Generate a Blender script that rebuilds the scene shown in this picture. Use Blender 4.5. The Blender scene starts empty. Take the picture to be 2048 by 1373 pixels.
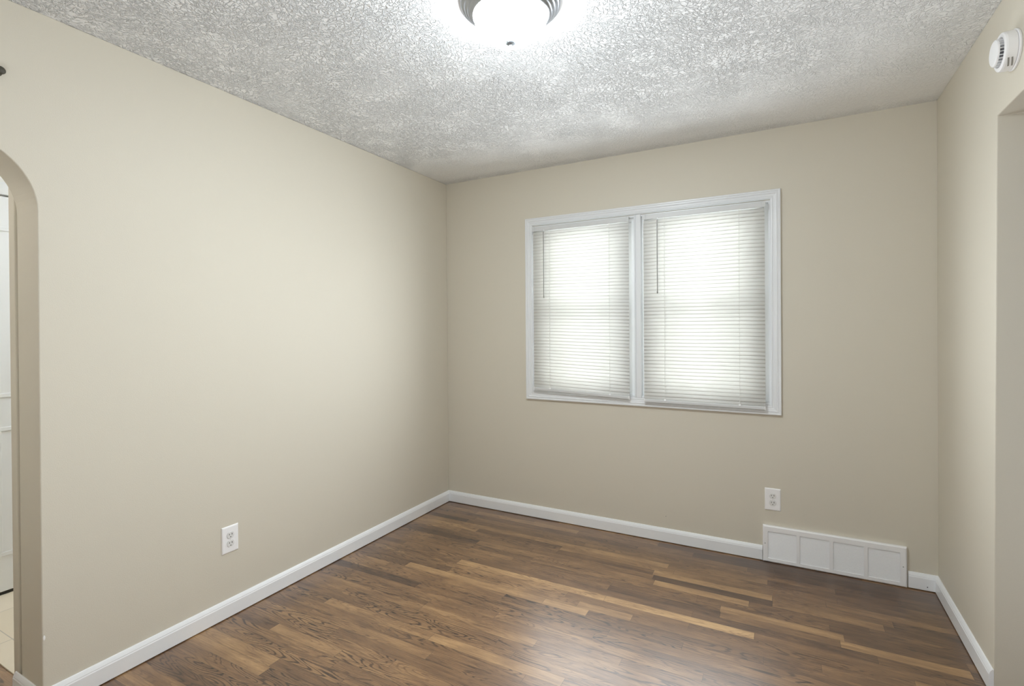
import bpy, bmesh, math, random
from mathutils import Vector, Matrix

# ------------------------------------------------------------------ camera
SC = bpy.context.scene
COL = SC.collection
CAM = (2.26627325, -3.20410314, 1.32954206)
YAW, PITCH, ROLL = -0.492136465, -0.00504112695, -0.0075391211
FPX, CX, CY = 1009.71109, 1020.30723, 662.131757
cy_, sy_ = math.cos(YAW), math.sin(YAW)
f0 = Vector((sy_, cy_, 0)); r0 = Vector((cy_, -sy_, 0)); u0 = Vector((0, 0, 1))
f1 = f0*math.cos(PITCH) + u0*math.sin(PITCH); u1 = -f0*math.sin(PITCH) + u0*math.cos(PITCH)
r2 = r0*math.cos(ROLL) + u1*math.sin(ROLL); u2 = -r0*math.sin(ROLL) + u1*math.cos(ROLL)
cam_d = bpy.data.cameras.new('camera'); cam = bpy.data.objects.new('camera', cam_d); COL.objects.link(cam)
m = Matrix.Identity(4)
for i in range(3):
    m[i][0] = r2[i]; m[i][1] = u2[i]; m[i][2] = -f1[i]; m[i][3] = CAM[i]
cam.matrix_world = m
cam_d.sensor_fit = 'HORIZONTAL'; cam_d.sensor_width = 36.0
cam_d.lens = FPX/2048*36.0
cam_d.shift_x = (1024-CX)/2048.0
cam_d.shift_y = (CY-686.5)/2048.0
cam_d.clip_start = 0.02
SC.camera = cam

# ------------------------------------------------------------------ light
SC.view_settings.view_transform = 'Standard'; SC.view_settings.look = 'None'
SC.view_settings.gamma = 1.0; SC.view_settings.use_curve_mapping = False
SC.view_settings.exposure = -0.01
SC.cycles.use_light_tree = False; SC.cycles.max_bounces = 10; SC.cycles.diffuse_bounces = 8; SC.cycles.transparent_max_bounces = 16
SC.cycles.sample_clamp_indirect = 6.0; SC.cycles.caustics_reflective = False; SC.cycles.caustics_refractive = False
w = bpy.data.worlds.new('daylight'); SC.world = w; w.use_nodes = True
bg = w.node_tree.nodes['Background']; bg.inputs[0].default_value = (0.98, 0.985, 0.99, 1); bg.inputs[1].default_value = 7.6

def area(name, loc, direction, sx, sy, power, col):
    l = bpy.data.lights.new(name, 'AREA'); l.shape = 'RECTANGLE'; l.size = sx; l.size_y = sy
    l.energy = power; l.color = col
    o = bpy.data.objects.new(name, l); COL.objects.link(o); o.location = loc
    o.rotation_euler = Vector(direction).to_track_quat('-Z', 'Z').to_euler()
    return o
DAY = (0.90, 0.955, 1.0)
DAY2 = (0.82, 0.92, 1.0)
def window_daylight(total, col):
    # daylight thrown into the room by the two blinds: a 6 x 3 set of spots just inside them
    for i, x in enumerate((0.84, 1.08, 1.32, 1.62, 1.86, 2.10)):
        for j, z in enumerate((0.92, 1.30, 1.72)):
            l = bpy.data.lights.new('daylight_through_blinds', 'SPOT'); l.energy = total/18; l.color = col
            l.spot_size = math.radians(172); l.spot_blend = 1.0; l.shadow_soft_size = 0.0
            o = bpy.data.objects.new('daylight_through_blinds', l); COL.objects.link(o); o.location = (x, -0.075, z)
            o.rotation_euler = Vector((0, -1, 0)).to_track_quat('-Z', 'Z').to_euler()
window_daylight(88, DAY)
area('unseen_east_fill', (4.75, -1.4, 1.2), (-1, 0, 0), 2.4, 2.2, 5, DAY)  # unseen panel added to brighten the left wall through the opening
area('unseen_hall_up_fill', (3.95, -1.6, 0.3), (-0.6, 0, 1), 1.2, 1.4, 6.5, DAY)  # added uplight out of view, stands in for light off the hall floor
area('unseen_west_fill', (-0.05, -4.5, 1.45), (1, 0, 0), 1.4, 1.25, 18, DAY)  # invented source out of view, throws side light on the right wall
area('unseen_up_fill', (2.2, -3.7, 0.5), (-0.1, 0.3, 1), 0.8, 0.8, 25, DAY)  # added up-light behind the camera, fills the ceiling
area('added_kitchen_fill', (-0.7, -1.3, 2.38), (0, 0, -1), 0.5, 0.5, 24, (0.86, 0.94, 1.0))  # no lamp known here; added to light the room beyond the arch
area('added_hall_fill', (-0.65, -3.1, 2.38), (0, 0, -1), 0.4, 0.4, 6, (1.0, 0.97, 0.93))  # added overhead light, lifts the dark arch jamb
GLASS_EMIT = 134.0

# ------------------------------------------------------------------ room numbers (metres)
H = 2.44
W = 2.95023
RA = -0.01528            # the right wall is a hair off square
BT = 0.014               # baseboard thickness
BH = 0.083

# ------------------------------------------------------------------ helpers
def new_mat(name):
    mt = bpy.data.materials.new(name); mt.use_nodes = True
    return mt, mt.node_tree.nodes, mt.node_tree.links, mt.node_tree.nodes['Principled BSDF']

def simple(name, col, rough=0.5, metal=0.0, bump=None, spec=None, emit=None):
    mt, n, l, p = new_mat(name)
    p.inputs['Base Color'].default_value = (*col, 1); p.inputs['Roughness'].default_value = rough
    p.inputs['Metallic'].default_value = metal
    if spec is not None: p.inputs['Specular IOR Level'].default_value = spec
    if emit:
        p.inputs['Emission Color'].default_value = (*emit[0], 1); p.inputs['Emission Strength'].default_value = emit[1]
    if bump:
        g = n.new('ShaderNodeNewGeometry'); t = n.new('ShaderNodeTexNoise'); t.inputs['Scale'].default_value = bump[0]
        t.inputs['Detail'].default_value = 3.0
        b = n.new('ShaderNodeBump'); b.inputs['Strength'].default_value = bump[1]; b.inputs['Distance'].default_value = bump[2]
        l.new(g.outputs['Position'], t.inputs['Vector']); l.new(t.outputs['Fac'], b.inputs['Height']); l.new(b.outputs['Normal'], p.inputs['Normal'])
    return mt

def link(name, bm, mat, parent=None, smooth=False, bevel=0.0, segs=2):
    bmesh.ops.recalc_face_normals(bm, faces=bm.faces[:])
    me = bpy.data.meshes.new(name); bm.to_mesh(me); bm.free()
    if mat: me.materials.append(mat)
    o = bpy.data.objects.new(name, me); COL.objects.link(o)
    if parent: o.parent = parent
    if smooth:
        for p in me.polygons: p.use_smooth = True
    if bevel > 0:
        b = o.modifiers.new('bevel', 'BEVEL'); b.width = bevel; b.segments = segs; b.limit_method = 'ANGLE'; b.angle_limit = math.radians(40)
    return o

def box(bm, x0, x1, y0, y1, z0, z1, mtx=None):
    vs = [bm.verts.new((x, y, z)) for x in (x0, x1) for y in (y0, y1) for z in (z0, z1)]
    for q in ((0,1,3,2),(4,6,7,5),(0,4,5,1),(2,3,7,6),(0,2,6,4),(1,5,7,3)):
        bm.faces.new([vs[i] for i in q])
    if mtx: bmesh.ops.transform(bm, matrix=mtx, verts=vs)
    return vs

def bxo(name, dims, mat, parent=None, **k):
    bm = bmesh.new(); box(bm, *dims); return link(name, bm, mat, parent, **k)

def extrude_outline(bm, pts, axis, a, b):
    """pts: 2-D outline; extruded from a to b along axis ('x': pts are (y,z); 'y': pts are (x,z))"""
    def P(p, t): return (t, p[0], p[1]) if axis == 'x' else ((p[0], t, p[1]) if axis == 'y' else (p[0], p[1], t))
    A = [bm.verts.new(P(p, a)) for p in pts]; B = [bm.verts.new(P(p, b)) for p in pts]
    bm.faces.new(A); bm.faces.new(B[::-1])
    n = len(pts)
    for i in range(n): bm.faces.new((A[i], B[i], B[(i+1) % n], A[(i+1) % n]))

def lathe(bm, prof, n=96, mtx=None, cap=False):
    rings = []; allv = []
    for r, z in prof:
        if r < 1e-6: v = [bm.verts.new((0, 0, z))]
        else: v = [bm.verts.new((r*math.cos(2*math.pi*i/n), r*math.sin(2*math.pi*i/n), z)) for i in range(n)]
        rings.append(v); allv += v
    for a, b in zip(rings, rings[1:]):
        for i in range(n):
            j = (i+1) % n
            if len(a) == 1 and len(b) == 1: continue
            if len(a) == 1: bm.faces.new((a[0], b[i], b[j]))
            elif len(b) == 1: bm.faces.new((a[i], a[j], b[0]))
            else: bm.faces.new((a[i], a[j], b[j], b[i]))
    if cap:
        for rg in (rings[0], rings[-1]):
            if len(rg) > 2: bm.faces.new(rg)
    if mtx: bmesh.ops.transform(bm, matrix=mtx, verts=allv)

def tag(o, label, cat, group=None, kind=None):
    if label: o['label'] = label
    if cat: o['category'] = cat
    if group: o['group'] = group
    if kind: o['kind'] = kind
    return o
def struct(o, label=None):
    o['kind'] = 'structure'
    if label: o['label'] = label
    return o
def empty(name, loc, rz=0.0):
    o = bpy.data.objects.new(name, None); COL.objects.link(o); o.location = loc; o.rotation_euler = (0, 0, rz)
    o.empty_display_size = 0.05
    return o

# ------------------------------------------------------------------ materials
PAINT = simple('wall_paint_beige', (0.650, 0.610, 0.520), 0.55, bump=(260, 0.25, 0.0012), spec=0.3)
PAINT_K = simple('wall_paint_pale', (0.78, 0.77, 0.74), 0.6)
TRIM = simple('white_trim_paint', (0.76, 0.775, 0.79), 0.32, bump=(30, 0.08, 0.001))
BASEM = simple('white_baseboard_paint', (0.85, 0.865, 0.885), 0.3, bump=(30, 0.08, 0.001))
VINYL = simple('white_vinyl', (0.86, 0.87, 0.88), 0.35)
PLATE = simple('white_plastic', (0.90, 0.90, 0.91), 0.35)
PLATE2 = simple('white_plastic_device', (0.76, 0.76, 0.75), 0.4)
DARK = simple('dark_slot', (0.03, 0.028, 0.025), 0.8)
GRILLE = simple('white_enamel', (0.89, 0.89, 0.90), 0.38)
DETECT = simple('detector_plastic', (0.86, 0.86, 0.87), 0.42)
DGREY = simple('detector_vent_grey', (0.16, 0.16, 0.17), 0.6)
NICKEL = simple('brushed_nickel', (0.42, 0.44, 0.48), 0.28, 1.0)
FINIAL = simple('satin_finial', (0.30, 0.33, 0.36), 0.45, 0.5)
GLASSM = simple('lit_frosted_glass', (0.9, 0.9, 0.88), 0.4, emit=((0.88, 0.955, 1.0), GLASS_EMIT))
def bowl_glow():
    n = GLASSM.node_tree.nodes; l = GLASSM.node_tree.links; g = G(GLASSM)
    tc = n.new('ShaderNodeTexCoord'); sp = n.new('ShaderNodeSeparateXYZ'); l.new(tc.outputs['Object'], sp.inputs[0])
    # the bulbs sit low in the bowl: its floor glows harder than its rim
    l.new(g.ss(sp.outputs[2], -0.128, -0.075, GLASS_EMIT*1.75, GLASS_EMIT*0.40), n['Principled BSDF'].inputs['Emission Strength'])
RAILM = simple('blind_rail_enamel', (0.62, 0.63, 0.63), 0.4)
SCREWM = simple('screw_metal', (0.45, 0.45, 0.45), 0.4, 0.8)
SPACK = simple('spackle_white', (0.88, 0.88, 0.86), 0.7)

def blind_material():
    mt, n, l, p = new_mat('blind_slat_vinyl')
    n.remove(p); out = n['Material Output']
    d = n.new('ShaderNodeBsdfDiffuse'); d.inputs[0].default_value = (0.95, 0.95, 0.935, 1)
    t = n.new('ShaderNodeBsdfTranslucent'); t.inputs[0].default_value = (0.95, 0.945, 0.925, 1)
    mx = n.new('ShaderNodeMixShader'); mx.inputs[0].default_value = 0.42
    gl = n.new('ShaderNodeBsdfGlossy'); gl.inputs['Roughness'].default_value = 0.35
    m2 = n.new('ShaderNodeMixShader'); m2.inputs[0].default_value = 0.04
    l.new(d.outputs[0], mx.inputs[1]); l.new(t.outputs[0], mx.inputs[2]); l.new(mx.outputs[0], m2.inputs[1]); l.new(gl.outputs[0], m2.inputs[2])
    l.new(m2.outputs[0], out.inputs[0]); return mt
SLAT = blind_material()

def pane_material():
    mt, n, l, p = new_mat('window_glass')
    n.remove(p); out = n['Material Output']
    t = n.new('ShaderNodeBsdfTransparent'); t.inputs[0].default_value = (0.93, 0.96, 0.95, 1)
    g = n.new('ShaderNodeBsdfGlossy'); g.inputs['Roughness'].default_value = 0.02
    fr = n.new('ShaderNodeFresnel'); fr.inputs[0].default_value = 1.45
    mx = n.new('ShaderNodeMixShader'); l.new(fr.outputs[0], mx.inputs[0]); l.new(t.outputs[0], mx.inputs[1]); l.new(g.outputs[0], mx.inputs[2])
    l.new(mx.outputs[0], out.inputs[0]); return mt
PANE = pane_material()
def screen_material():
    mt, n, l, p = new_mat('insect_screen_mesh')
    n.remove(p); out = n['Material Output']
    t = n.new('ShaderNodeBsdfTransparent'); d = n.new('ShaderNodeBsdfDiffuse'); d.inputs[0].default_value = (0.2, 0.2, 0.2, 1)
    mx = n.new('ShaderNodeMixShader'); mx.inputs[0].default_value = 0.18
    l.new(t.outputs[0], mx.inputs[1]); l.new(d.outputs[0], mx.inputs[2]); l.new(mx.outputs[0], out.inputs[0]); return mt
SCREEN = screen_material()

class G:
    """tiny node-graph helper"""
    def __init__(s, mt): s.n = mt.node_tree.nodes; s.l = mt.node_tree.links
    def inp(s, node, i, v):
        if hasattr(v, 'links') or isinstance(v, bpy.types.NodeSocket): s.l.new(v, node.inputs[i])
        elif v is not None: node.inputs[i].default_value = v
    def math(s, op, a, b=None, c=None, clamp=False):
        k = s.n.new('ShaderNodeMath'); k.operation = op; k.use_clamp = clamp
        s.inp(k, 0, a)
        if b is not None: s.inp(k, 1, b)
        if c is not None: s.inp(k, 2, c)
        return k.outputs[0]
    def comb(s, x, y, z):
        k = s.n.new('ShaderNodeCombineXYZ'); s.inp(k, 0, x); s.inp(k, 1, y); s.inp(k, 2, z); return k.outputs[0]
    def noise(s, v, scale, detail=2.0, rough=0.5, dist=0.0):
        k = s.n.new('ShaderNodeTexNoise'); s.inp(k, 'Vector', v); k.inputs['Scale'].default_value = scale
        k.inputs['Detail'].default_value = detail; k.inputs['Roughness'].default_value = rough; k.inputs['Distortion'].default_value = dist
        return k.outputs['Fac']
    def ss(s, v, a, b, lo=0.0, hi=1.0):
        k = s.n.new('ShaderNodeMapRange'); k.interpolation_type = 'SMOOTHSTEP'; s.inp(k, 0, v)
        for i, t in ((1, a), (2, b), (3, lo), (4, hi)): k.inputs[i].default_value = t
        return k.outputs[0]
    def mix(s, f, a, b, blend='MIX'):
        k = s.n.new('ShaderNodeMix'); k.data_type = 'RGBA'; k.blend_type = blend
        s.inp(k, 0, f)
        for i, v in ((6, a), (7, b)):
            if isinstance(v, tuple): k.inputs[i].default_value = (*v, 1)
            else: s.l.new(v, k.inputs[i])
        return k.outputs[2]

bowl_glow()
LX, LY = 1.457, -1.675      # ceiling light centre

def ceiling_material():
    mt, n, l, p = new_mat('stomped_ceiling_plaster')
    p.inputs['Base Color'].default_value = (0.90, 0.915, 0.93, 1); p.inputs['Roughness'].default_value = 0.45
    p.inputs['Specular IOR Level'].default_value = 0.35
    g = G(mt)
    geo = n.new('ShaderNodeNewGeometry'); sep = n.new('ShaderNodeSeparateXYZ'); l.new(geo.outputs['Position'], sep.inputs[0])
    x, y = sep.outputs[0], sep.outputs[1]
    pos = g.comb(x, y, 0.0)
    fdx = g.math('SUBTRACT', x, LX); fdy = g.math('SUBTRACT', y, LY)
    far = g.ss(g.math('SQRT', g.math('ADD', g.math('MULTIPLY', fdx, fdx), g.math('MULTIPLY', fdy, fdy))), 0.6, 1.7, 0.0, 0.055)
    # wobble the brush cells
    wob = n.new('ShaderNodeTexNoise'); l.new(pos, wob.inputs['Vector']); wob.inputs['Scale'].default_value = 9.0; wob.inputs['Detail'].default_value = 1.0
    vm = n.new('ShaderNodeVectorMath'); vm.operation = 'MULTIPLY_ADD'; l.new(wob.outputs['Color'], vm.inputs[0]); vm.inputs[1].default_value = (0.10, 0.10, 0); l.new(pos, vm.inputs[2])
    def strokes(cell, along, across, seed, lo, hi):
        v = n.new('ShaderNodeTexVoronoi'); v.voronoi_dimensions = '2D'; v.inputs['Scale'].default_value = cell
        off = n.new('ShaderNodeVectorMath'); off.operation = 'ADD'; l.new(vm.outputs[0], off.inputs[0]); off.inputs[1].default_value = (seed, seed*1.7, 0)
        l.new(off.outputs[0], v.inputs['Vector'])
        sc = n.new('ShaderNodeSeparateColor'); l.new(v.outputs['Color'], sc.inputs[0])
        ang = g.math('MULTIPLY', sc.outputs[0], 6.283)
        rot = n.new('ShaderNodeVectorRotate'); rot.rotation_type = 'Z_AXIS'; l.new(pos, rot.inputs['Vector']); l.new(ang, rot.inputs['Angle'])
        s2 = n.new('ShaderNodeVectorMath'); s2.operation = 'MULTIPLY'; l.new(rot.outputs[0], s2.inputs[0]); s2.inputs[1].default_value = (along, across, 1)
        wn = n.new('ShaderNodeTexNoise'); l.new(s2.outputs[0], wn.inputs['Vector']); wn.inputs['Scale'].default_value = 0.8; wn.inputs['Detail'].default_value = 2.0
        wv = n.new('ShaderNodeVectorMath'); wv.operation = 'MULTIPLY_ADD'; l.new(wn.outputs['Color'], wv.inputs[0]); wv.inputs[1].default_value = (1.3, 1.3, 0); l.new(s2.outputs[0], wv.inputs[2])
        ve = n.new('ShaderNodeTexVoronoi'); ve.voronoi_dimensions = '2D'; ve.feature = 'DISTANCE_TO_EDGE'; ve.inputs['Scale'].default_value = 1.0; l.new(wv.outputs[0], ve.inputs['Vector'])
        ridge = g.ss(ve.outputs['Distance'], 0.0, 0.13, 1.0, 0.0)
        brk = g.noise(s2.outputs[0], 0.9, 1.0, 0.5, 0.0)
        return g.math('MULTIPLY', ridge, g.ss(g.math('SUBTRACT', brk, far), lo, hi))
    a = strokes(8.0, 30.0, 52.0, 0.0, 0.37, 0.46)
    b = strokes(11.0, 40.0, 68.0, 3.3, 0.40, 0.49)
    c = g.ss(g.math('ABSOLUTE', g.math('SUBTRACT', g.noise(pos, 62.0, 2.0, 0.55, 0.9), 0.5)), 0.0, 0.05, 0.7, 0.0)
    cm = g.math('MULTIPLY', c, g.ss(g.noise(pos, 7.0, 2.0), 0.36, 0.52))
    hgt = g.math('MAXIMUM', a, g.math('MAXIMUM', b, cm))
    fine = g.math('MULTIPLY', g.noise(pos, 120.0, 3.0, 0.6), 0.22)
    # amount: none around the lamp, thinner towards the window wall, patchy elsewhere
    dx = g.math('SUBTRACT', x, LX); dy = g.math('SUBTRACT', y, LY)
    d = g.math('SQRT', g.math('ADD', g.math('MULTIPLY', dx, dx), g.math('MULTIPLY', dy, dy)))
    dwob = g.math('ADD', d, g.math('MULTIPLY', g.math('SUBTRACT', g.noise(pos, 11.0, 2.0), 0.5), 0.12))
    am = g.ss(dwob, 0.225, 0.30)
    back = g.ss(g.math('ADD', y, g.math('MULTIPLY', g.math('SUBTRACT', g.noise(pos, 2.6, 2.0), 0.5), 0.9)), -0.85, -0.25, 1.0, 0.30)
    edge = g.ss(y, -0.16, -0.03, 0.0, 0.75)
    right = g.ss(g.math('ADD', x, g.math('MULTIPLY', g.math('SUBTRACT', g.noise(pos, 3.1, 2.0), 0.5), 0.8)), 1.9, 2.7, 1.0, 0.55)
    patch = g.ss(g.noise(pos, 3.3, 1.0), 0.30, 0.55, 0.75, 1.0)
    am = g.math('MULTIPLY', am, g.math('MULTIPLY', g.math('MAXIMUM', back, edge), g.math('MULTIPLY', right, patch)))
    hh = g.math('MULTIPLY', g.math('ADD', hgt, fine), am)
    bp = n.new('ShaderNodeBump'); bp.inputs['Strength'].default_value = 1.0; bp.inputs['Distance'].default_value = 0.0055
    l.new(hh, bp.inputs['Height']); l.new(bp.outputs['Normal'], p.inputs['Normal'])
    return mt
CEIL = ceiling_material()

def floor_material():
    mt, n, l, p = new_mat('stained_oak_strip')
    g = G(mt)
    uv = n.new('ShaderNodeUVMap'); uv.uv_map = 'board'; s = n.new('ShaderNodeSeparateXYZ'); l.new(uv.outputs[0], s.inputs[0])
    e = n.new('ShaderNodeUVMap'); e.uv_map = 'edge'; se = n.new('ShaderNodeSeparateXYZ'); l.new(e.outputs[0], se.inputs[0])
    at = n.new('ShaderNodeAttribute'); at.attribute_name = 'tone'; tone = at.outputs['Fac']
    a2 = n.new('ShaderNodeAttribute'); a2.attribute_name = 'seed'; seed = a2.outputs['Fac']
    a3 = n.new('ShaderNodeAttribute'); a3.attribute_name = 'figure'; fig = a3.outputs['Fac']
    u, v = s.outputs[0], s.outputs[1]
    su = g.math('MULTIPLY', seed, 37.0); sv = g.math('MULTIPLY', seed, 91.0)
    # growth-ring contours of a stretched field
    base = g.comb(g.math('ADD', g.math('MULTIPLY', u, 2.6), su), g.math('ADD', g.math('MULTIPLY', v, 22.0), sv), seed)
    f1_ = g.noise(base, 1.0, 1.5, 0.4, 0.25)
    ring = g.math('FRACT', g.math('MULTIPLY', f1_, 15.0))
    tri = g.math('ABSOLUTE', g.math('SUBTRACT', ring, 0.5))         # 0 centre .. .5
    jag = g.noise(g.comb(g.math('MULTIPLY', u, 60.0), g.math('MULTIPLY', v, 420.0), seed), 1.0, 2.0, 0.6)
    line = g.ss(g.math('ADD', tri, g.math('MULTIPLY', g.math('SUBTRACT', jag, 0.5), 0.35)), 0.02, 0.24, 1.0, 0.0)
    grainmask = g.math('MULTIPLY', g.ss(g.noise(g.comb(g.math('ADD', g.math('MULTIPLY', u, 1.7), sv), g.math('MULTIPLY', v, 9.0), seed), 1.0, 1.0), 0.38, 0.60, 0.25, 1.0), fig)
    line = g.math('MULTIPLY', line, grainmask)
    # straight fibres and pores
    fib = g.noise(g.comb(g.math('ADD', g.math('MULTIPLY', u, 7.0), su), g.math('MULTIPLY', v, 330.0), seed), 1.0, 3.0, 0.6)
    pore = g.ss(g.noise(g.comb(g.math('ADD', g.math('MULTIPLY', u, 38.0), sv), g.math('MULTIPLY', v, 700.0), seed), 1.0, 2.0, 0.5), 0.60, 0.72)
    cloud = g.noise(g.comb(g.math('ADD', g.math('MULTIPLY', u, 5.0), sv), g.math('MULTIPLY', v, 26.0), seed), 1.0, 3.0, 0.6)
    tone = g.math('ADD', g.math('MULTIPLY', tone, 0.82), 0.125)
    t = g.math('ADD', tone, g.math('MULTIPLY', g.math('SUBTRACT', fib, 0.5), 0.42))
    t = g.math('ADD', t, g.math('MULTIPLY', g.math('SUBTRACT', cloud, 0.5), 0.55))
    t = g.math('SUBTRACT', t, g.math('MULTIPLY', line, 0.48))
    t = g.math('SUBTRACT', t, g.math('MULTIPLY', pore, 0.12), clamp=True)
    cr = n.new('ShaderNodeValToRGB'); l.new(t, cr.inputs[0])
    els = cr.color_ramp.elements
    els[0].position = 0.0; els[0].color = (0.034, 0.018, 0.011, 1)
    els[1].position = 1.0; els[1].color = (0.70, 0.46, 0.215, 1)
    for pz, c in ((0.25, (0.098, 0.050, 0.026)), (0.5, (0.225, 0.122, 0.056)), (0.75, (0.41, 0.245, 0.112))):
        q = els.new(pz); q.color = (*c, 1)
    # seams
    ex, ey = se.outputs[0], se.outputs[1]                            # metres to nearest end / side
    seam = g.math('MAXIMUM', g.ss(ex, 0.0002, 0.0010, 1.0, 0.0), g.ss(ey, 0.0001, 0.0008, 1.0, 0.0))
    col = g.mix(g.math('MULTIPLY', seam, 0.75), cr.outputs[0], (0.018, 0.010, 0.006))
    l.new(col, p.inputs['Base Color'])
    geo = n.new('ShaderNodeNewGeometry')
    p.inputs['Roughness'].default_value = 0.36
    p.inputs['Specular IOR Level'].default_value = 0.5
    p.inputs['Coat Weight'].default_value = 0.9; p.inputs['Coat Roughness'].default_value = 0.34
    hgt = g.math('SUBTRACT', g.math('MULTIPLY', fib, 0.15), g.math('ADD', g.math('MULTIPLY', line, 0.25), g.math('MULTIPLY', seam, 1.2)))
    wav = g.math('MULTIPLY', g.noise(geo.outputs['Position'], 9.0, 2.0), 0.9)
    bp = n.new('ShaderNodeBump'); bp.inputs['Strength'].default_value = 0.35; bp.inputs['Distance'].default_value = 0.0012
    l.new(g.math('ADD', hgt, wav), bp.inputs['Height']); l.new(bp.outputs['Normal'], p.inputs['Normal'])
    return mt
OAK = floor_material()

def tile_material():
    mt, n, l, p = new_mat('beige_floor_tile')
    g = G(mt)
    geo = n.new('ShaderNodeNewGeometry')
    b = n.new('ShaderNodeTexBrick'); l.new(geo.outputs['Position'], b.inputs['Vector']); b.offset = 0.0
    b.inputs['Color1'].default_value = (0.66, 0.58, 0.45, 1); b.inputs['Color2'].default_value = (0.70, 0.62, 0.50, 1); b.inputs['Mortar'].default_value = (0.40, 0.36, 0.30, 1)
    b.inputs['Scale'].default_value = 1.0; b.inputs['Mortar Size'].default_value = 0.002; b.inputs['Brick Width'].default_value = 0.33; b.inputs['Row Height'].default_value = 0.33
    nz = g.noise(geo.outputs['Position'], 14.0, 4.0)
    l.new(g.mix(g.math('MULTIPLY', nz, 0.25), b.outputs[0], (0.55, 0.47, 0.36)), p.inputs['Base Color'])
    p.inputs['Roughness'].default_value = 0.4
    return mt
TILE = tile_material()

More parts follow.
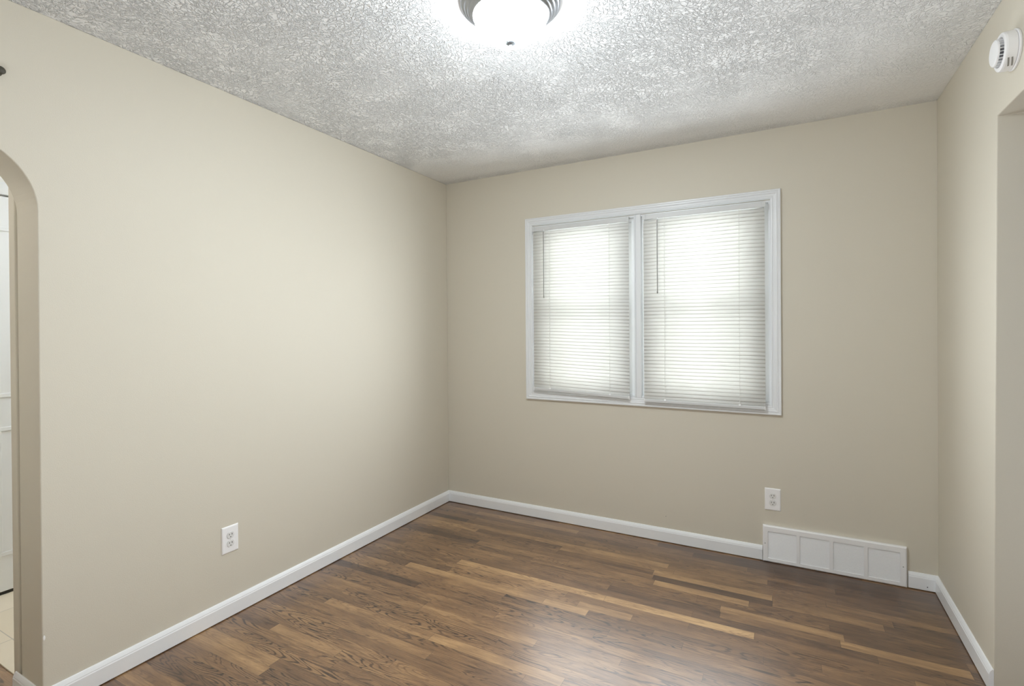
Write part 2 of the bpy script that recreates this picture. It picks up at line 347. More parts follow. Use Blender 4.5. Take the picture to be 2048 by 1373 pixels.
# ------------------------------------------------------------------ floor
def build_floor():
    rnd = random.Random(11)
    PITCHW = 0.0535; Y0 = -0.41
    fixed = {   # strips whose shade is plain in the photo: row -> [(x0, x1, tone, figure)]
        -6: [(1.10, 1.81, .40, .3), (1.81, 2.23, .10, .1), (2.23, 3.0, .18, .2)],
        -5: [(1.5, 2.1, .42, .3), (2.1, 3.0, .22, .3)],
        -7: [(1.6, 3.0, .16, .2)],
        -4: [(0.9, 1.75, .38, .4), (1.75, 2.5, .40, .3), (2.5, 3.0, .22, .3)],
        -3: [(0.35, 1.2, .34, .5), (1.2, 2.2, .46, .4), (2.2, 3.0, .3, .3)],
        -2: [(0.90, 1.71, .62, .3), (1.71, 2.5, .42, .4)],
        -1: [(0.5, 1.09, .30, .5), (1.09, 1.75, .52, .3), (1.75, 2.45, .45, .4)],
        0: [(0.4, 1.09, .36, .6), (1.09, 1.652, .24, .2), (1.652, 2.224, .66, .3), (2.224, 2.7, .44, .3)],
        1: [(0.95, 1.661, .36, .4), (1.661, 2.225, .06, .1), (2.225, 2.66, .50, .5)],
        2: [(0.6, 1.20, .50, .5), (1.20, 1.678, .46, .5), (1.678, 2.126, .64, .3), (2.126, 2.6, .28, .3)],
        3: [(0.3, 1.0, .34, .5), (1.0, 1.9, .44, .5), (1.9, 2.45, .36, .4)],
        4: [(0.9, 1.49, .40, .5), (1.49, 2.009, .34, .4), (2.009, 2.498, .60, .4), (2.498, 2.9, .24, .2)],
        5: [(0.8, 1.485, .36, .3), (1.485, 2.013, .16, .3), (2.013, 2.48, .40, .5), (2.48, 2.90, .62, .3)],
        6: [(0.2, 0.74, .40, .8), (0.74, 1.9, .30, .1), (1.9, 2.6, .22, .3)],
        7: [(0.0, 0.64, .42, .6), (0.64, 1.50, .74, .5), (1.50, 2.16, .78, .3), (2.16, 2.8, .34, .2)],
        8: [(0.60, 1.32, .58, 1.0), (1.32, 1.9, .40, .3), (1.9, 2.7, .36, .5)],
        9: [(0.65, 1.40, .54, 1.0), (1.40, 1.66, .60, .2), (1.66, 2.4, .38, .6)],
        10: [(0.4, 1.243, .66, .3), (1.243, 1.466, .72, .1), (1.466, 2.2, .36, .6)],
        11: [(0.3, 1.05, .46, .6), (1.05, 1.9, .34, 1.0)],
        12: [(0.5, 1.6, .38, 1.0), (1.6, 2.4, .44, .5)],
        13: [(0.6, 1.55, .40, 1.0), (1.55, 2.3, .34, 1.0)],
        14: [(0.2, 1.1, .42, .6), (1.1, 2.0, .50, .4)],
        15: [(0.0, 0.75, .42, 1.0), (0.75, 1.7, .46, .3)],
        16: [(0.75, 1.35, .56, .3), (1.35, 2.2, .50, .8)],
        17: [(0.3, 1.2, .44, 1.0), (1.2, 2.2, .48, 1.0)],
        18: [(0.0, 0.5, .34, .5), (0.5, 1.3, .42, 1.0), (1.3, 2.1, .50, 1.0)],
        19: [(0.3, 0.93, .56, .3), (0.93, 1.54, .64, .2), (1.54, 2.2, .46, .6)],
        20: [(0.0, 0.73, .44, .5), (0.73, 1.4, .40, .7)],
        21: [(0.0, 0.30, .34, .3), (0.30, 1.0, .50, .4), (1.0, 1.6, .38, 1.0)],
        23: [(0.0, 0.9, .48, 1.0), (0.9, 1.5, .52, .6)],
        24: [(0.26, 0.66, .62, .2), (0.66, 1.3, .50, 1.0)],
        25: [(0.0, 0.7, .46, 1.0), (0.7, 1.4, .42, 1.0)],
        26: [(0.0, 0.8, .50, 1.0)],
        28: [(-0.1, 0.49, .62, .2), (0.49, 1.1, .28, .8)],
        29: [(-0.1, 0.6, .42, 1.0)],
        30: [(-0.1, 0.5, .38, 1.0), (0.5, 1.1, .40, .8)],
    }
    bm = bmesh.new()
    uv = bm.loops.layers.uv.new('board'); ue = bm.loops.layers.uv.new('edge')
    lt = bm.verts.layers.float.new('tone'); ls = bm.verts.layers.float.new('seed'); lf = bm.verts.layers.float.new('figure')
    X0, X1 = -1.40, 4.95
    y_top = 0.16; y_bot = -5.9
    k = int(math.floor((Y0 - y_top)/PITCHW))
    while True:
        ya = Y0 - PITCHW*k; yb = ya - PITCHW
        if ya < y_bot: break
        segs = list(fixed.get(k, []))
        if not segs:
            x = rnd.uniform(0.2, 1.2); e_ = x + rnd.uniform(.4, 1.1); segs = [(x, e_, rnd.gauss(.44, .12), rnd.choice((.3, .5, .9, 1.0)))]
        a = segs[0][0]
        while a > X0:
            L = rnd.uniform(.3, 1.3); segs.insert(0, (a-L, a, min(.8, max(.12, rnd.gauss(.42, .12))), rnd.choice((.3, .6, 1.0)))); a -= L
        b = segs[-1][1]
        while b < X1:
            L = rnd.uniform(.3, 1.3); segs.append((b, b+L, min(.8, max(.12, rnd.gauss(.40, .13))), rnd.choice((.3, .6, 1.0)))); b += L
        for (xa, xb, tn, fg) in segs:
            xa2, xb2 = max(xa, X0), min(xb, X1)
            if xb2 - xa2 < 0.01: continue
            sd = rnd.random()
            # quad split so the 'edge' map can hold the distance to ends and sides
            hw = min(0.02, (xb2-xa2)/2*0.9); ym = (ya+yb)/2
            xs = [xa2, xa2+hw, xb2-hw, xb2]; ex = [0, hw, hw, 0]
            ys = [ya, ym, yb]; ey = [0, PITCHW/2, 0]
            gv = [[None]*3 for _ in range(4)]
            for i in range(4):
                for j in range(3):
                    v = bm.verts.new((xs[i], ys[j], 0.0)); v[lt] = tn; v[ls] = sd; v[lf] = fg; gv[i][j] = v
            for i in range(3):
                for j in range(2):
                    idx = ((i, j), (i, j+1), (i+1, j+1), (i+1, j))
                    f = bm.faces.new([gv[q][r] for q, r in idx])
                    for lp, (q, r) in zip(f.loops, idx):
                        lp[uv].uv = (xs[q], ys[r]-ym); lp[ue].uv = (ex[q], ey[r])
        k += 1
    # slab sides and underside so the floor has thickness
    vs = box(bm, X0, X1, y_bot-0.05, y_top+0.05, -0.05, -0.002)
    return struct(link('floor', bm, OAK))
build_floor()
struct(bxo('floor_tiled', (-1.40, -0.165, -2.40, -0.3, 0.0, 0.005), TILE), 'beige tile floor of the room seen through the arch')

# ------------------------------------------------------------------ ceiling and walls
struct(bxo('ceiling', (-1.40, 4.95, -5.9, 0.16, H, H+0.08), CEIL))
HX0, HX1, HZ0, HZ1 = 0.733, 2.216, 0.886, 2.040          # window opening
MX0, MX1 = 1.447, 1.492                                   # mullion
def ring_wall(bm, X0, X1, Z0, Z1, holes, ya, yb, axis='y'):
    """wall slab with rectangular holes in a row"""
    holes = sorted(holes)
    xs = [X0]
    for h in holes: xs += [h[0], h[1]]
    xs.append(X1)
    def B(a, b, c, d):
        if b-a < 1e-5 or d-c < 1e-5: return
        if axis == 'y': box(bm, a, b, ya, yb, c, d)
        else: box(bm, ya, yb, a, b, c, d)
    for i in range(0, len(xs), 2): B(xs[i], xs[i+1], Z0, Z1)
    for h in holes: B(h[0], h[1], Z0, h[2]); B(h[0], h[1], h[3], Z1)
def build_back():
    bm = bmesh.new()
    o = [(-0.17, 0), (W+0.15, 0), (W+0.15, H), (-0.17, H)]; i_ = [(HX0, HZ0), (HX1, HZ0), (HX1, HZ1), (HX0, HZ1)]
    for y, s in ((0.0, 1), (0.105, -1)):
        A = [bm.verts.new((p[0], y, p[1])) for p in o]; B = [bm.verts.new((p[0], y, p[1])) for p in i_]
        for k in range(4): bm.faces.new((A[k], A[(k+1) % 4], B[(k+1) % 4], B[k]))
        if s == 1: A1, B1 = A, B
    for k in range(4):
        bm.faces.new((A1[k], A1[(k+1) % 4], A[(k+1) % 4], A[k])); bm.faces.new((B1[k], B1[(k+1) % 4], B[(k+1) % 4], B[k]))
    return struct(link('wall_back', bm, PAINT))
wall_back = build_back()
# left wall with the round-cornered arch
AY0, AZC, AR = -2.434, 1.75, 0.225
AY1 = -3.40
def build_left():
    bm = bmesh.new()
    pts = [(0.0, 0.0), (AY0-0.002, 0.0), (AY0, AZC)]
    for i in range(1, 17):
        a = math.pi/2*i/16; pts.append((AY0 - AR*(1-math.cos(a)), AZC + AR*math.sin(a)))
    for i in range(0, 17):
        a = math.pi/2*(1-i/16); pts.append((AY1 + AR*(1-math.cos(a)), AZC + AR*math.sin(a)))
    pts += [(AY1, 0.0), (-3.75, 0.0)]
    pts += [(-3.75, H), (0.0, H)]
    extrude_outline(bm, pts, 'x', -0.17, 0.0)
    ring_wall(bm, -5.7, -3.75, 0, H, [(-5.2, -3.8, 0.82, 2.08)], -0.17, 0.0, axis='x')
    o = link('wall_left', bm, PAINT, bevel=0.004, segs=3)
    return struct(o)
wall_left = build_left()
# right wall, built in its own frame: local x outwards, local y = -distance from the corner
def build_right():
    bm = bmesh.new()
    pts = [(0.0, 0.0), (-0.784, 0.0), (-0.8315, 2.061), (-2.35, 2.061), (-2.35, 0.0), (-5.7, 0.0), (-5.7, H), (0.0, H)]
    extrude_outline(bm, pts, 'x', 0.0, 0.15)
    o = link('wall_right', bm, PAINT, bevel=0.003, segs=2)
    o.location = (W, 0, 0); o.rotation_euler = (0, 0, RA)
    return struct(o)
build_right()
bm = bmesh.new(); ring_wall(bm, -0.17, 5.0, 0, H, [(0.4, 2.6, 0.82, 2.08)], -5.85, -5.7); struct(link('wall_front', bm, PAINT))
bm = bmesh.new(); ring_wall(bm, -5.7, 0.15, 0, H, [(-2.5, -1.0, 0.80, 2.10)], 4.80, 4.90, axis='x'); struct(link('wall_far_right', bm, PAINT))
struct(bxo('wall_back_hall', (W+0.15, 4.80, 0.0, 0.15, 0, H), PAINT))
# unseen opaque panels added to keep sky light out of the invented windows
BLOCKER = simple('blocker_white', (0.82, 0.81, 0.78), 0.8)
def blocked_window(nm, dims):
    wn = struct(empty(nm, ((dims[0]+dims[1])/2, (dims[2]+dims[3])/2, dims[4])))
    o = bxo('light_blocker', dims, BLOCKER, wn); o.location = (-(dims[0]+dims[1])/2, -(dims[2]+dims[3])/2, -dims[4])
blocked_window('added_window_2', (4.83, 4.84, -2.5, -1.0, 0.80, 2.10))
blocked_window('added_window_3', (-0.14, -0.13, -5.2, -3.8, 0.82, 2.08))
blocked_window('added_window_4', (0.4, 2.6, -5.82, -5.81, 0.82, 2.08))
# rooms behind the arch
bm = bmesh.new(); box(bm, -0.264, -0.212, -2.428, -2.33, 0.0, H); box(bm, -0.212, -0.1705, -2.392, -2.33, 0.0, H)
struct(link('wall_partition', bm, PAINT, bevel=0.004), 'narrow wall end just behind the arch')
struct(bxo('wall_partition_header', (-1.21, -0.264, -2.424, -2.33, 2.20, H), PAINT_K))
struct(bxo('wall_far_left', (-1.33, -1.212, -5.7, 0.0, 0, H), PAINT_K))
struct(bxo('wall_kitchen_back', (-1.212, -0.17, -0.30, -0.18, 0, H), PAINT_K))
struct(bxo('wall_hall_front', (-1.212, -0.17, -3.72, -3.60, 0, H), PAINT))

# paint chip low on the arch corner
bm = bmesh.new(); bmesh.ops.create_icosphere(bm, subdivisions=3, radius=1.0)
bmesh.ops.transform(bm, matrix=Matrix.Translation((0.0, AY0+0.004, 0.262)) @ Matrix.Diagonal((0.0015, 0.0035, 0.009, 1)), verts=bm.verts)
pc = link('paint_chip', bm, SPACK, wall_left, smooth=True); pc['label'] = 'white chip in the beige paint low on the arch corner'

# white door beyond the arch
D1 = struct(empty('door_1', (-1.212, -2.55, 0.0)), 'white panelled door seen through the arch')
def door_beyond():
    y0, y1 = -2.70, -1.80
    def L(o):
        o.location = (1.212, 2.55, 0.0)
        return o
    bm = bmesh.new(); box(bm, -1.212, -1.190, y0, y1, 0.022, 2.015)
    L(link('door_panel', bm, TRIM, D1, bevel=0.002))
    bm = bmesh.new()
    for z0, z1 in ((0.20, 0.85), (1.0, 1.86)):
        for a, b in ((y0+0.10, y0+0.40), (y1-0.40, y1-0.10)):
            box(bm, -1.190, -1.186, a, b, z0, z0+0.02); box(bm, -1.190, -1.186, a, b, z1-0.02, z1)
            box(bm, -1.190, -1.186, a, a+0.02, z0+0.02, z1-0.02); box(bm, -1.190, -1.186, b-0.02, b, z0+0.02, z1-0.02)
    L(link('panel_moulding', bm, TRIM, D1, bevel=0.0015))
    bm = bmesh.new(); box(bm, -1.212, -1.180, y0-0.065, y0-0.003, 0.0, 2.085); box(bm, -1.212, -1.180, y1+0.003, y1+0.065, 0, 2.085); box(bm, -1.212, -1.180, y0-0.003, y1+0.003, 2.022, 2.085)
    L(link('door_casing', bm, TRIM, D1, bevel=0.003))
    bm = bmesh.new(); box(bm, -1.2115, -1.196, y0, y1, 0.0055, 0.021)
    L(link('door_gap_shadow', bm, DARK, D1))  # dark strip painted as the shadow under the door
door_beyond()

# ------------------------------------------------------------------ baseboards
BPROF = [(0, 0.0045), (BT, 0.0045), (BT, 0.062), (BT-0.002, 0.066), (BT-0.002, 0.069), (BT-0.006, 0.077), (BT-0.009, BH-0.001), (0.0025, BH), (0, BH)]
def baseboard(name, length, loc, rz, label, mitre0=True, mitre1=True):
    """runs along local -y from the origin, thickness towards +x"""
    bm = bmesh.new(); A = []; B = []
    for d, z in BPROF:
        A.append(bm.verts.new((d, -(d if mitre0 else 0), z))); B.append(bm.verts.new((d, -length + (d if mitre1 else 0), z)))
    bm.faces.new(A); bm.faces.new(B[::-1]); n = len(A)
    for i in range(n): bm.faces.new((A[i], B[i], B[(i+1) % n], A[(i+1) % n]))
    o = link(name, bm, BASEM); o.location = loc; o.rotation_euler = (0, 0, rz)
    return struct(o, label)
baseboard('baseboard_left', 2.434, (0, 0, 0), 0, None, True, False)
# back wall: two runs, either side of the grille
def base_back(name, xa, xb, m0, m1):
    bm = bmesh.new(); A = []; B = []
    for d, z in BPROF:
        A.append(bm.verts.new((xa+(d if m0 else 0), -d, z))); B.append(bm.verts.new((xb-(d if m1 else 0), -d, z)))
    bm.faces.new(A); bm.faces.new(B[::-1]); n = len(A)
    for i in range(n): bm.faces.new((A[i], B[i], B[(i+1) % n], A[(i+1) % n]))
    return struct(link(name, bm, BASEM))
base_back('baseboard_back', 0.0, 2.1690, True, False)
bb2 = base_back('baseboard_back_right', 2.8300, W, False, True)
# right wall baseboard, mirrored profile, in the wall's frame
bm = bmesh.new(); A = []; B = []
for d, z in BPROF:
    A.append(bm.verts.new((-d, -d, z))); B.append(bm.verts.new((-d, -0.785, z)))
bm.faces.new(A); bm.faces.new(B[::-1])
for i in range(len(A)): bm.faces.new((A[i], B[i], B[(i+1) % len(A)], A[(i+1) % len(A)]))
o = link('baseboard_right', bm, BASEM); o.location = (W, 0, 0); o.rotation_euler = (0, 0, RA); struct(o)
# return on the arch jamb
bm = bmesh.new(); A = []; B = []
for d, z in BPROF:
    A.append(bm.verts.new((-0.004, AY0-0.002-d*0.8, z))); B.append(bm.verts.new((-0.215, AY0-0.002-d*0.8, z)))
bm.faces.new(A); bm.faces.new(B[::-1])
for i in range(len(A)): bm.faces.new((A[i], B[i], B[(i+1) % len(A)], A[(i+1) % len(A)]))
struct(link('baseboard_arch', bm, BASEM))
# nail head low on the right piece of back baseboard
bm = bmesh.new(); lathe(bm, [(0, 0.0), (0.0022, 0.0), (0.0022, 0.0012), (0, 0.0012)], 16, Matrix.Translation((2.905, -BT-0.0002, 0.022)) @ Matrix.Rotation(math.pi/2, 4, 'X'))
nh = link('nail_head', bm, DARK, bb2); nh['label'] = 'dark nail head in white baseboard'

# ------------------------------------------------------------------ window
def mitred_frame(bm, x0, x1, z0, z1, prof):
    """prof: list of (inset from the outer edge, protrusion towards the room)"""
    rings = []
    for d, h in prof:
        rings.append([bm.verts.new(c) for c in ((x0+d, -h, z0+d), (x1-d, -h, z0+d), (x1-d, -h, z1-d), (x0+d, -h, z1-d))])
    rings.append(rings[0]) if False else None
    rings = [r for r in rings if r]
    for a, b in zip(rings, rings[1:]):
        for i in range(4): bm.faces.new((a[i], a[(i+1) % 4], b[(i+1) % 4], b[i]))
win = struct(empty('window_1', ((HX0+HX1)/2, 0, HZ0)), 'white double window behind blinds in the back wall')
def wp(o, label=None):
    o.parent = win; o.location = (-(HX0+HX1)/2, 0, -HZ0)
    if label: o['label'] = label
    return o
bm = bmesh.new()
CASP = [(0, 0.0), (0, 0.016), (0.002, 0.018), (0.009, 0.018), (0.012, 0.0150), (0.015, 0.0150), (0.017, 0.0175), (0.021, 0.0175), (0.024, 0.0145),
        (0.028, 0.0135), (0.036, 0.0128), (0.038, 0.0105), (0.041, 0.0105), (0.043, 0.0125), (0.047, 0.0115), (0.050, 0.0085), (0.0525, 0.0085), (0.0525, 0.0)]
mitred_frame(bm, 0.681, 2.268, 0.8313, 2.097, CASP)
wp(link('window_casing', bm, TRIM))
bm = bmesh.new()
prm = [(MX0, 0.0), (MX0, 0.007), (MX0+0.004, 0.010), (MX0+0.008, 0.010), (MX0+0.010, 0.006), (MX0+0.013, 0.010), (MX1-0.004, 0.011), (MX1, 0.007), (MX1, 0.0)]
extrude_outline(bm, [(a, -b) for a, b in prm], 'z', HZ0-0.002, HZ1+0.002)
box(bm, MX0, MX1, 0.0, 0.103, HZ0, HZ1)
wp(link('mullion', bm, TRIM))
# liners of the opening
bm = bmesh.new()
t = 0.010
box(bm, HX0-0.001, HX0+t, -0.001, 0.104, HZ0, HZ1); box(bm, HX1-t, HX1+0.001, -0.001, 0.104, HZ0, HZ1)
box(bm, HX0+t, HX1-t, -0.001, 0.104, HZ0-0.001, HZ0+t); box(bm, HX0+t, HX1-t, -0.001, 0.104, HZ1-t, HZ1+0.001)
wp(link('jamb_liner', bm, TRIM))
def unit(xa, xb):
    fz0, fz1 = HZ0+t, HZ1-t; mid = 1.455
    bm = bmesh.new()       # vinyl frame with track ridges
    for s, e in ((xa, 1), (xb, -1)):
        a, b = sorted((s, s+e*0.022)); box(bm, a, b, 0.030, 0.098, fz0, fz1)
        a, b = sorted((s+e*0.022, s+e*0.027)); box(bm, a, b, 0.034, 0.040, fz0+0.02, fz1-0.02)
    box(bm, xa+0.022, xb-0.022, 0.030, 0.098, fz0, fz0+0.02); box(bm, xa+0.022, xb-0.022, 0.030, 0.098, fz1-0.02, fz1)
    wp(link('sash_frame', bm, VINYL))
    def sash(z0, z1, ya, yb):
        x0, x1 = xa+0.022, xb-0.022; s = 0.036
        bm = bmesh.new()
        box(bm, x0, x0+s, ya, yb, z0, z1); box(bm, x1-s, x1, ya, yb, z0, z1); box(bm, x0+s, x1-s, ya, yb, z0, z0+s); box(bm, x0+s, x1-s, ya, yb, z1-s, z1)
        so = wp(link('sash', bm, VINYL))
        bm = bmesh.new(); ym = (ya+yb)/2; box(bm, x0+s-0.004, x1-s+0.004, ym-0.002, ym+0.002, z0+s-0.004, z1-s+0.004)
        g = link('pane', bm, PANE, so)
    sash(fz0+0.02, mid+0.018, 0.044, 0.066)
    sash(mid-0.018, fz1-0.02, 0.070, 0.092)
    bm = bmesh.new(); v = [bm.verts.new(c) for c in ((xa+0.022, 0.0955, fz0+0.02), (xb-0.022, 0.0955, fz0+0.02), (xb-0.022, 0.0955, mid), (xa+0.022, 0.0955, mid))]; bm.faces.new(v)
    wp(link('insect_screen', bm, SCREEN))
unit(HX0+t, MX0); unit(MX1, HX1-t)

# ------------------------------------------------------------------ blinds
def blind(xa, xb, ztop, zl, zr, wand_x, wand_z0, cords, label):
    """zl, zr: height of the bottom rail's underside at its left and right end"""
    YB = -0.034
    root = tag(empty('window_blind', ((xa+xb)/2, YB, ztop)), label, 'blind', 'white slatted blinds on the window')
    cx_, L = (xa+xb)/2, xb-xa
    def pl(o): return o
    def X(x): return x-cx_
    hz0, hz1 = -0.002, 0.026                       # head rail (root origin is its underside)
    bm = bmesh.new()
    prof = [(-0.0125, hz0), (0.0125, hz0), (0.0125, hz1), (0.0105, hz1), (0.0105, hz0+0.003), (-0.0105, hz0+0.003), (-0.0105, hz1-0.001), (-0.0125, hz1)]
    extrude_outline(bm, prof, 'x', X(xa)+0.004, X(xb)-0.004)
    hr = link('headrail', bm, RAILM, root)
    for xx in (xa-0.004, xb-0.0145):
        bm = bmesh.new(); a = X(xx); box(bm, a, a+0.0185, -0.0150, 0.033, hz1+0.0005, hz1+0.0020); box(bm, a, a+0.0185, -0.0165, -0.0150, hz0-0.001, hz1+0.002)
        link('mounting_bracket', bm, RAILM, root, bevel=0.0005)
    # slats: one stack of curved strips, fanned a little so the last follows the rail
    n = int(round((ztop-0.004-((zl+zr)/2+0.020))/0.0217)); bm = bmesh.new()
    rt = random.Random(int(xa*1000)); th = math.radians(69); SW = 0.0252; K = 6
    for i in range(n):
        f = (i+0.6)/n
        za = -0.004 - f*((ztop-0.004)-(zl+0.022)); zb = -0.004 - f*((ztop-0.004)-(zr+0.022))
        jig = rt.uniform(-0.0006, 0.0006)
        tt = th + rt.uniform(-0.03, 0.03)
        rows = []
        for q in range(K+1):
            s = (q/K-0.5); crown = 0.0034*(1-4*s*s)
            # room side edge low, outer edge high; crown faces the room and up
            dy = s*SW*math.cos(tt) - crown*math.sin(tt); dz = s*SW*math.sin(tt) + crown*math.cos(tt)
            rows.append((bm.verts.new((X(xa), dy, za+dz+jig)), bm.verts.new((X(xb), dy, zb+dz+jig))))
        for a, b in zip(rows, rows[1:]): bm.faces.new((a[0], a[1], b[1], b[0]))
    sl = link('slats', bm, SLAT, root, smooth=True)
    md = sl.modifiers.new('thickness', 'SOLIDIFY'); md.thickness = 0.0004; md.offset = 0
    # bottom rail
    bm = bmesh.new(); RH = 0.020
    prof = [(-0.0110, 0.003), (-0.0080, 0.0), (0.0080, 0.0), (0.0110, 0.003), (0.0110, RH-0.004), (0.0085, RH), (-0.0085, RH), (-0.0110, RH-0.004)]
    A = [bm.verts.new((X(xa), a, b+zl-ztop)) for a, b in prof]; B = [bm.verts.new((X(xb), a, b+zr-ztop)) for a, b in prof]
    bm.faces.new(A); bm.faces.new(B[::-1])
    for i in range(8): bm.faces.new((A[i], B[i], B[(i+1) % 8], A[(i+1) % 8]))
    br = link('bottom_rail', bm, RAILM, root)
    for e_, zz in ((xa, zl), (xb-0.003, zr)):
        bm = bmesh.new(); box(bm, X(e_)-0.001, X(e_)+0.004, -0.0118, 0.0118, zz-ztop-0.001, zz-ztop+RH+0.001); link('end_cap', bm, PLATE, br, bevel=0.002)
    for c in cords:
        zc = zl + (zr-zl)*(c-xa)/L
        bm = bmesh.new(); lathe(bm, [(0, 0), (0.004, 0.0), (0.006, 0.0015), (0.006, 0.003), (0, 0.003)], 20, Matrix.Translation((X(c), -0.0105, zc-ztop+RH)) @ Matrix.Rotation(math.radians(60), 4, 'X'))
        link('cord_clip', bm, PLATE, br)
        bm = bmesh.new()
        for yy in (-0.0135, 0.0125): box(bm, X(c)-0.0008, X(c)+0.0008, yy-0.0005, yy+0.0005, zc-ztop+RH-0.003, hz0)
        z = -0.012
        while z > zc-ztop+RH+0.01:                     # knots and rungs where the cord meets a slat edge
            box(bm, X(c)-0.0022, X(c)+0.0022, -0.0148, -0.0128, z-0.0012, z+0.0012); z -= 0.0217
        link('ladder_cord', bm, SLAT, root)
    # tilt wand, hanging clear of the slats
    bm = bmesh.new(); zt, zb = -0.012, wand_z0-ztop
    def seg(r0_, r1_, a, b): lathe(bm, [(0, a), (r0_, a), (r1_, b), (0, b)], 6, Matrix.Translation((X(wand_x), -0.0225, 0)))
    seg(0.0026, 0.0026, zt, zb); seg(0.0035, 0.0035, zb+0.012, zb-0.002)
    wd = link('tilt_wand', bm, simple('clear_grey_plastic', (0.27, 0.27, 0.26), 0.25), root); wd['label'] = 'grey see-through tilt wand'
    bm = bmesh.new(); box(bm, X(wand_x)-0.0015, X(wand_x)+0.0015, -0.0240, -0.0125, -0.0135, -0.0105); box(bm, X(wand_x)-0.0012, X(wand_x)+0.0012, -0.0140, -0.0120, -0.0120, 0.004)
    link('hook', bm, VINYL, wd)
    return root
blind(0.755, 1.422, 1.999, 0.9015, 0.8735, 0.841, 1.537, (0.879, 1.297), 'narrower white slatted blind on the left half of window, bottom rail sloping')
blind(1.514, 2.189, 2.000, 0.8640, 0.8600, 1.602, 1.538, (1.642, 2.058), 'wider looking white slatted blind on the right half of window, bottom rail level')

# ------------------------------------------------------------------ outlets
def outlet(name, loc, rz, label, sw=0.080, sh=0.124):
    """faces local -y; origin at the plate centre on the wall"""
    root = tag(empty(name, loc, rz), label, 'outlet', 'duplex outlets on the walls')
    bm = bmesh.new(); a, b = sw/2, sh/2
    rg = []
    for d, h in ((0, 0.0), (0, 0.002), (0.0025, 0.0045), (0.006, 0.0055)):
        rg.append([bm.verts.new(c) for c in ((-a+d, -h, -b+d), (a-d, -h, -b+d), (a-d, -h, b-d), (-a+d, -h, b-d))])
    for p, q in zip(rg, rg[1:]):
        for i in range(4): bm.faces.new((p[i], p[(i+1) % 4], q[(i+1) % 4], q[i]))
    bm.faces.new(rg[-1]); bm.faces.new(rg[0][::-1])
    link('cover_plate', bm, PLATE, root)
    for zc in (0.0195, -0.0195):
        # dark shadow gap then the raised face
        def disc(r, cut, y0, y1):
            bm = bmesh.new(); pts = []
            for i in range(48):
                t_ = 2*math.pi*i/48; x_, z_ = r*math.cos(t_), r*math.sin(t_); z_ = max(-cut, min(cut, z_)); pts.append((x_, z_+zc))
            extrude_outline(bm, pts, 'y', y0, y1); return bm
        gp = link('receptacle_gap', disc(0.0176, 0.0150, -0.0050, -0.0057), simple('shadow_gap', (0.50, 0.49, 0.48), 0.7), root)
        rc = link('receptacle', disc(0.0170, 0.0144, -0.0050, -0.0078), PLATE2, root, bevel=0.0008)
        for sx, hh in ((-0.0064, 0.0042), (0.0064, 0.0050)):
            bm = bmesh.new(); box(bm, sx-0.0014, sx+0.0014, -0.0081, -0.0076, zc+0.0040-hh+0.001, zc+0.0040+hh-0.001)
            link('slot', bm, DARK, rc)
        bm = bmesh.new(); pts = [(0.0026*math.cos(math.pi*i/10), zc-0.0078-0.0026*math.sin(math.pi*i/10)) for i in range(11)] + [(-0.0026, zc-0.0064), (0.0026, zc-0.0064)]
        extrude_outline(bm, pts, 'y', -0.0081, -0.0076); link('ground_hole', bm, DARK, rc)
    bm = bmesh.new(); lathe(bm, [(0, 0), (0.0028, 0), (0.0025, 0.0008), (0, 0.0010)], 20, Matrix.Translation((0, -0.0055, 0)) @ Matrix.Rotation(math.pi/2, 4, 'X'))
    link('screw', bm, PLATE2, root)
    return root
outlet('wall_outlet', (2.222, 0.0, 0.3525), 0.0, 'white duplex outlet on the window wall above the floor grille')
outlet('wall_outlet', (0.0, -1.7565, 0.3580), math.pi/2, 'white duplex outlet alone on the long left wall')

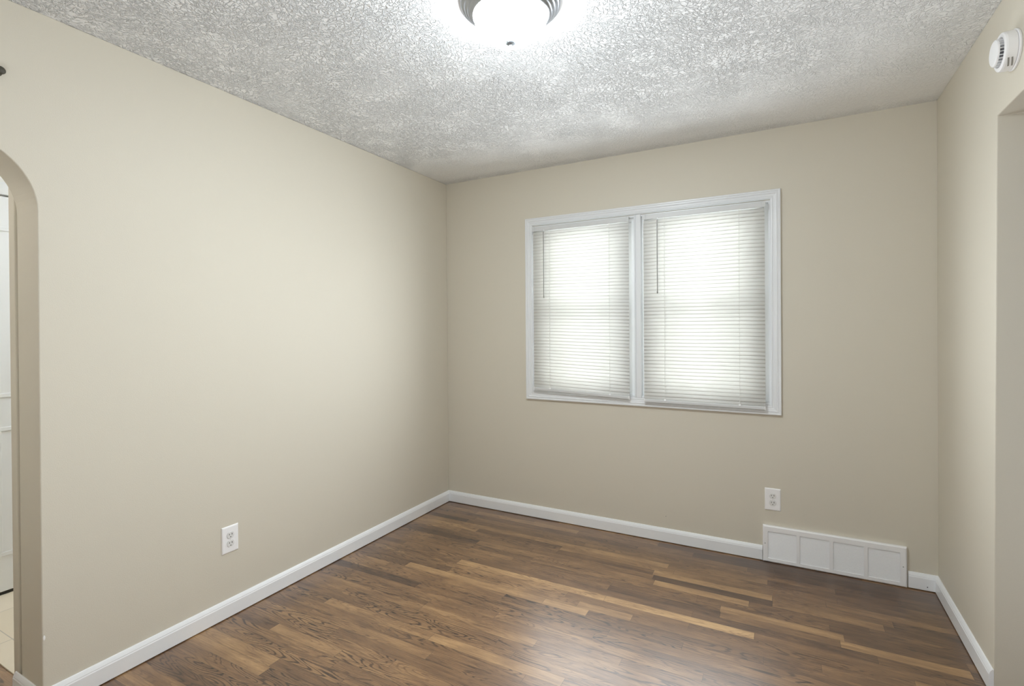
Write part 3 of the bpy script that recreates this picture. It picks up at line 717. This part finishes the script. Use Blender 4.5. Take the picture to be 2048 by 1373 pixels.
# ------------------------------------------------------------------ return-air grille
def grille():
    x0, x1, z0, z1 = 2.1716, 2.8234, 0.002, 0.2050
    root = tag(empty('vent_grille', ((x0+x1)/2, 0, 0.0)), 'long white metal return-air grille at the foot of the window wall', 'grille')
    cx_ = (x0+x1)/2
    wins = [(2.197, 2.337), (2.353, 2.490), (2.508, 2.643), (2.660, 2.795)]; wz0, wz1 = 0.0235, 0.1750
    yf, yb = -0.0200, -0.0165
    bm = bmesh.new()
    # face: border with four openings
    xs = [x0+0.005] + [v for w_ in wins for v in w_] + [x1-0.005]
    for i in range(0, len(xs), 2): box(bm, xs[i]-cx_, xs[i+1]-cx_, yf, yb, z0+0.005, z1-0.005)
    for a, b in wins: box(bm, a-cx_, b-cx_, yf, yb, z0+0.005, wz0); box(bm, a-cx_, b-cx_, yf, yb, wz1, z1-0.005)
    # sloping flange back to the wall
    rg = []
    for d, y in ((0.005, yf), (0.0, yf+0.004), (0.0, -0.001), (0.003, -0.001)):
        rg.append([bm.verts.new(c) for c in ((x0-cx_+d, y, z0+d), (x1-cx_-d, y, z0+d), (x1-cx_-d, y, z1-d), (x0-cx_+d, y, z1-d))])
    for p, q in zip(rg, rg[1:]):
        for i in range(4): bm.faces.new((p[i], p[(i+1) % 4], q[(i+1) % 4], q[i]))
    link('face_frame', bm, GRILLE, root)
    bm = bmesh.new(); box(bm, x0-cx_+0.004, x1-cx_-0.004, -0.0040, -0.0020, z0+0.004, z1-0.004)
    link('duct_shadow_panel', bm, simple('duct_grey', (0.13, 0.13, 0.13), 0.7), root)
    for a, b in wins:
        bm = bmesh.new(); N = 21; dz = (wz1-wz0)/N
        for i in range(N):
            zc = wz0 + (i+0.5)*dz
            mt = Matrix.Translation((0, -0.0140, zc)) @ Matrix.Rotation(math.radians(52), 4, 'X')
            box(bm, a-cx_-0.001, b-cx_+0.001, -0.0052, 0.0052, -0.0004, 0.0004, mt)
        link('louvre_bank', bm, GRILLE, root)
    for sx in (x0+0.0115, x1-0.0155):
        bm = bmesh.new(); lathe(bm, [(0, 0), (0.0030, 0), (0.0026, 0.0010), (0, 0.0013)], 20, Matrix.Translation((sx-cx_, yf, 0.105)) @ Matrix.Rotation(math.pi/2, 4, 'X'))
        link('screw', bm, SCREWM, root)
    return root
grille()

# ------------------------------------------------------------------ ceiling light
def ceiling_light():
    root = tag(empty('ceiling_light', (LX, LY, H)), 'round brushed-nickel flush ceiling light with a lit white glass bowl', 'ceiling light')
    bm = bmesh.new()
    prof = [(0.0, -0.0006), (0.164, -0.0006), (0.170, -0.004), (0.170, -0.010), (0.164, -0.014), (0.159, -0.015), (0.157, -0.021), (0.152, -0.026), (0.148, -0.0265),
            (0.146, -0.033), (0.141, -0.038), (0.138, -0.0385), (0.136, -0.044), (0.131, -0.048), (0.127, -0.048), (0.125, -0.042), (0.120, -0.030), (0.0, -0.028)]
    lathe(bm, prof, 128); link('pan', bm, NICKEL, root, smooth=True)
    bm = bmesh.new(); lathe(bm, [(0.1235, -0.040), (0.1245, -0.050), (0.1215, -0.066), (0.112, -0.085), (0.097, -0.102), (0.075, -0.117), (0.048, -0.1275), (0.022, -0.132), (0.0, -0.133)], 128)
    link('glass_bowl', bm, GLASSM, root, smooth=True)
    bm = bmesh.new(); lathe(bm, [(0, -0.1315), (0.010, -0.1320), (0.018, -0.1345), (0.0185, -0.1365), (0.013, -0.1395), (0.0055, -0.1410), (0.0042, -0.144), (0.0042, -0.149), (0.0030, -0.152), (0, -0.1525)], 48)
    link('finial', bm, FINIAL, root, smooth=True)
ceiling_light()

# ------------------------------------------------------------------ smoke alarm on the right wall
def smoke_alarm(s, z):
    root = tag(empty('smoke_alarm', (W + math.sin(RA)*s, -math.cos(RA)*s, z), RA), 'round white smoke alarm high on the right wall', 'smoke alarm')
    M = Matrix.Rotation(-math.pi/2, 4, 'Y')        # lathe axis +z -> -x, out of the wall
    def lt(prof, n=72, off=(0, 0, 0)):
        bm = bmesh.new(); lathe(bm, prof, n, M @ Matrix.Translation(off)); return bm
    link('mounting_plate', lt([(0, 0.0005), (0.062, 0.0005), (0.063, 0.003), (0.063, 0.006), (0.059, 0.0075), (0, 0.0075)]), DETECT, root, smooth=False)
    link('housing', lt([(0, 0.0078), (0.058, 0.0078), (0.060, 0.010), (0.060, 0.032), (0.0585, 0.037), (0.054, 0.0395), (0.047, 0.0395), (0.044, 0.036), (0.043, 0.030), (0, 0.030)]), DETECT, root, smooth=False, bevel=0.0008)
    link('vent_core', lt([(0, 0.0302), (0.034, 0.0302), (0.034, 0.047), (0, 0.047)]), DGREY, root)
    bm = bmesh.new()
    for i in range(24):
        a = 2*math.pi*i/24
        box(bm, 0.033, 0.0425, -0.0009, 0.0009, 0.0302, 0.0475, M @ Matrix.Rotation(a, 4, 'Z'))
    link('vent_fins', bm, DETECT, root)
    link('front_cap', lt([(0, 0.0465), (0.040, 0.0465), (0.0415, 0.048), (0.0405, 0.052), (0.036, 0.0545), (0, 0.0555)]), DETECT, root, smooth=False, bevel=0.001)
    bm = bmesh.new()
    a0 = math.radians(203)
    for k in range(2):
        for q in range(9):
            a = a0 + math.radians(q*3.2); 
            box(bm, 0.0595, 0.0607, -0.0018, 0.0018, 0.013+k*0.009+q*0.0006, 0.017+k*0.009+q*0.0006, M @ Matrix.Rotation(a, 4, 'Z'))
    link('sounder_slot', bm, simple('slot_grey', (0.28, 0.27, 0.25), 0.7), root)
    return root
smoke_alarm(0.998, 2.214)

# ------------------------------------------------------------------ small marks and fittings
bm = bmesh.new(); lathe(bm, [(0, 0.0), (0.0019, 0.0), (0.0016, 0.0012), (0, 0.0014)], 16, Matrix.Translation((0, 0, 0)) @ Matrix.Rotation(math.pi/2, 4, 'X'))
o = link('nail', bm, DARK); o.location = (1.634, -0.0002, 0.157); tag(o, 'tiny dark nail in the window wall left of the grille', 'nail')
bm = bmesh.new(); lathe(bm, [(0, 0.0), (0.012, 0.0), (0.012, 0.002), (0.006, 0.004), (0.005, 0.020), (0.012, 0.024), (0.013, 0.030), (0.008, 0.034), (0, 0.035)], 32, Matrix.Rotation(math.pi/2, 4, 'Y'))
o = link('dark_round_form', bm, simple('dark_brown', (0.06, 0.055, 0.04), 0.5), smooth=True); o.location = (0.0003, -2.532, 2.184)  # unidentified dark mark, built as a small round form
tag(o, 'small dark round form high on the left wall above the arch', 'hook')
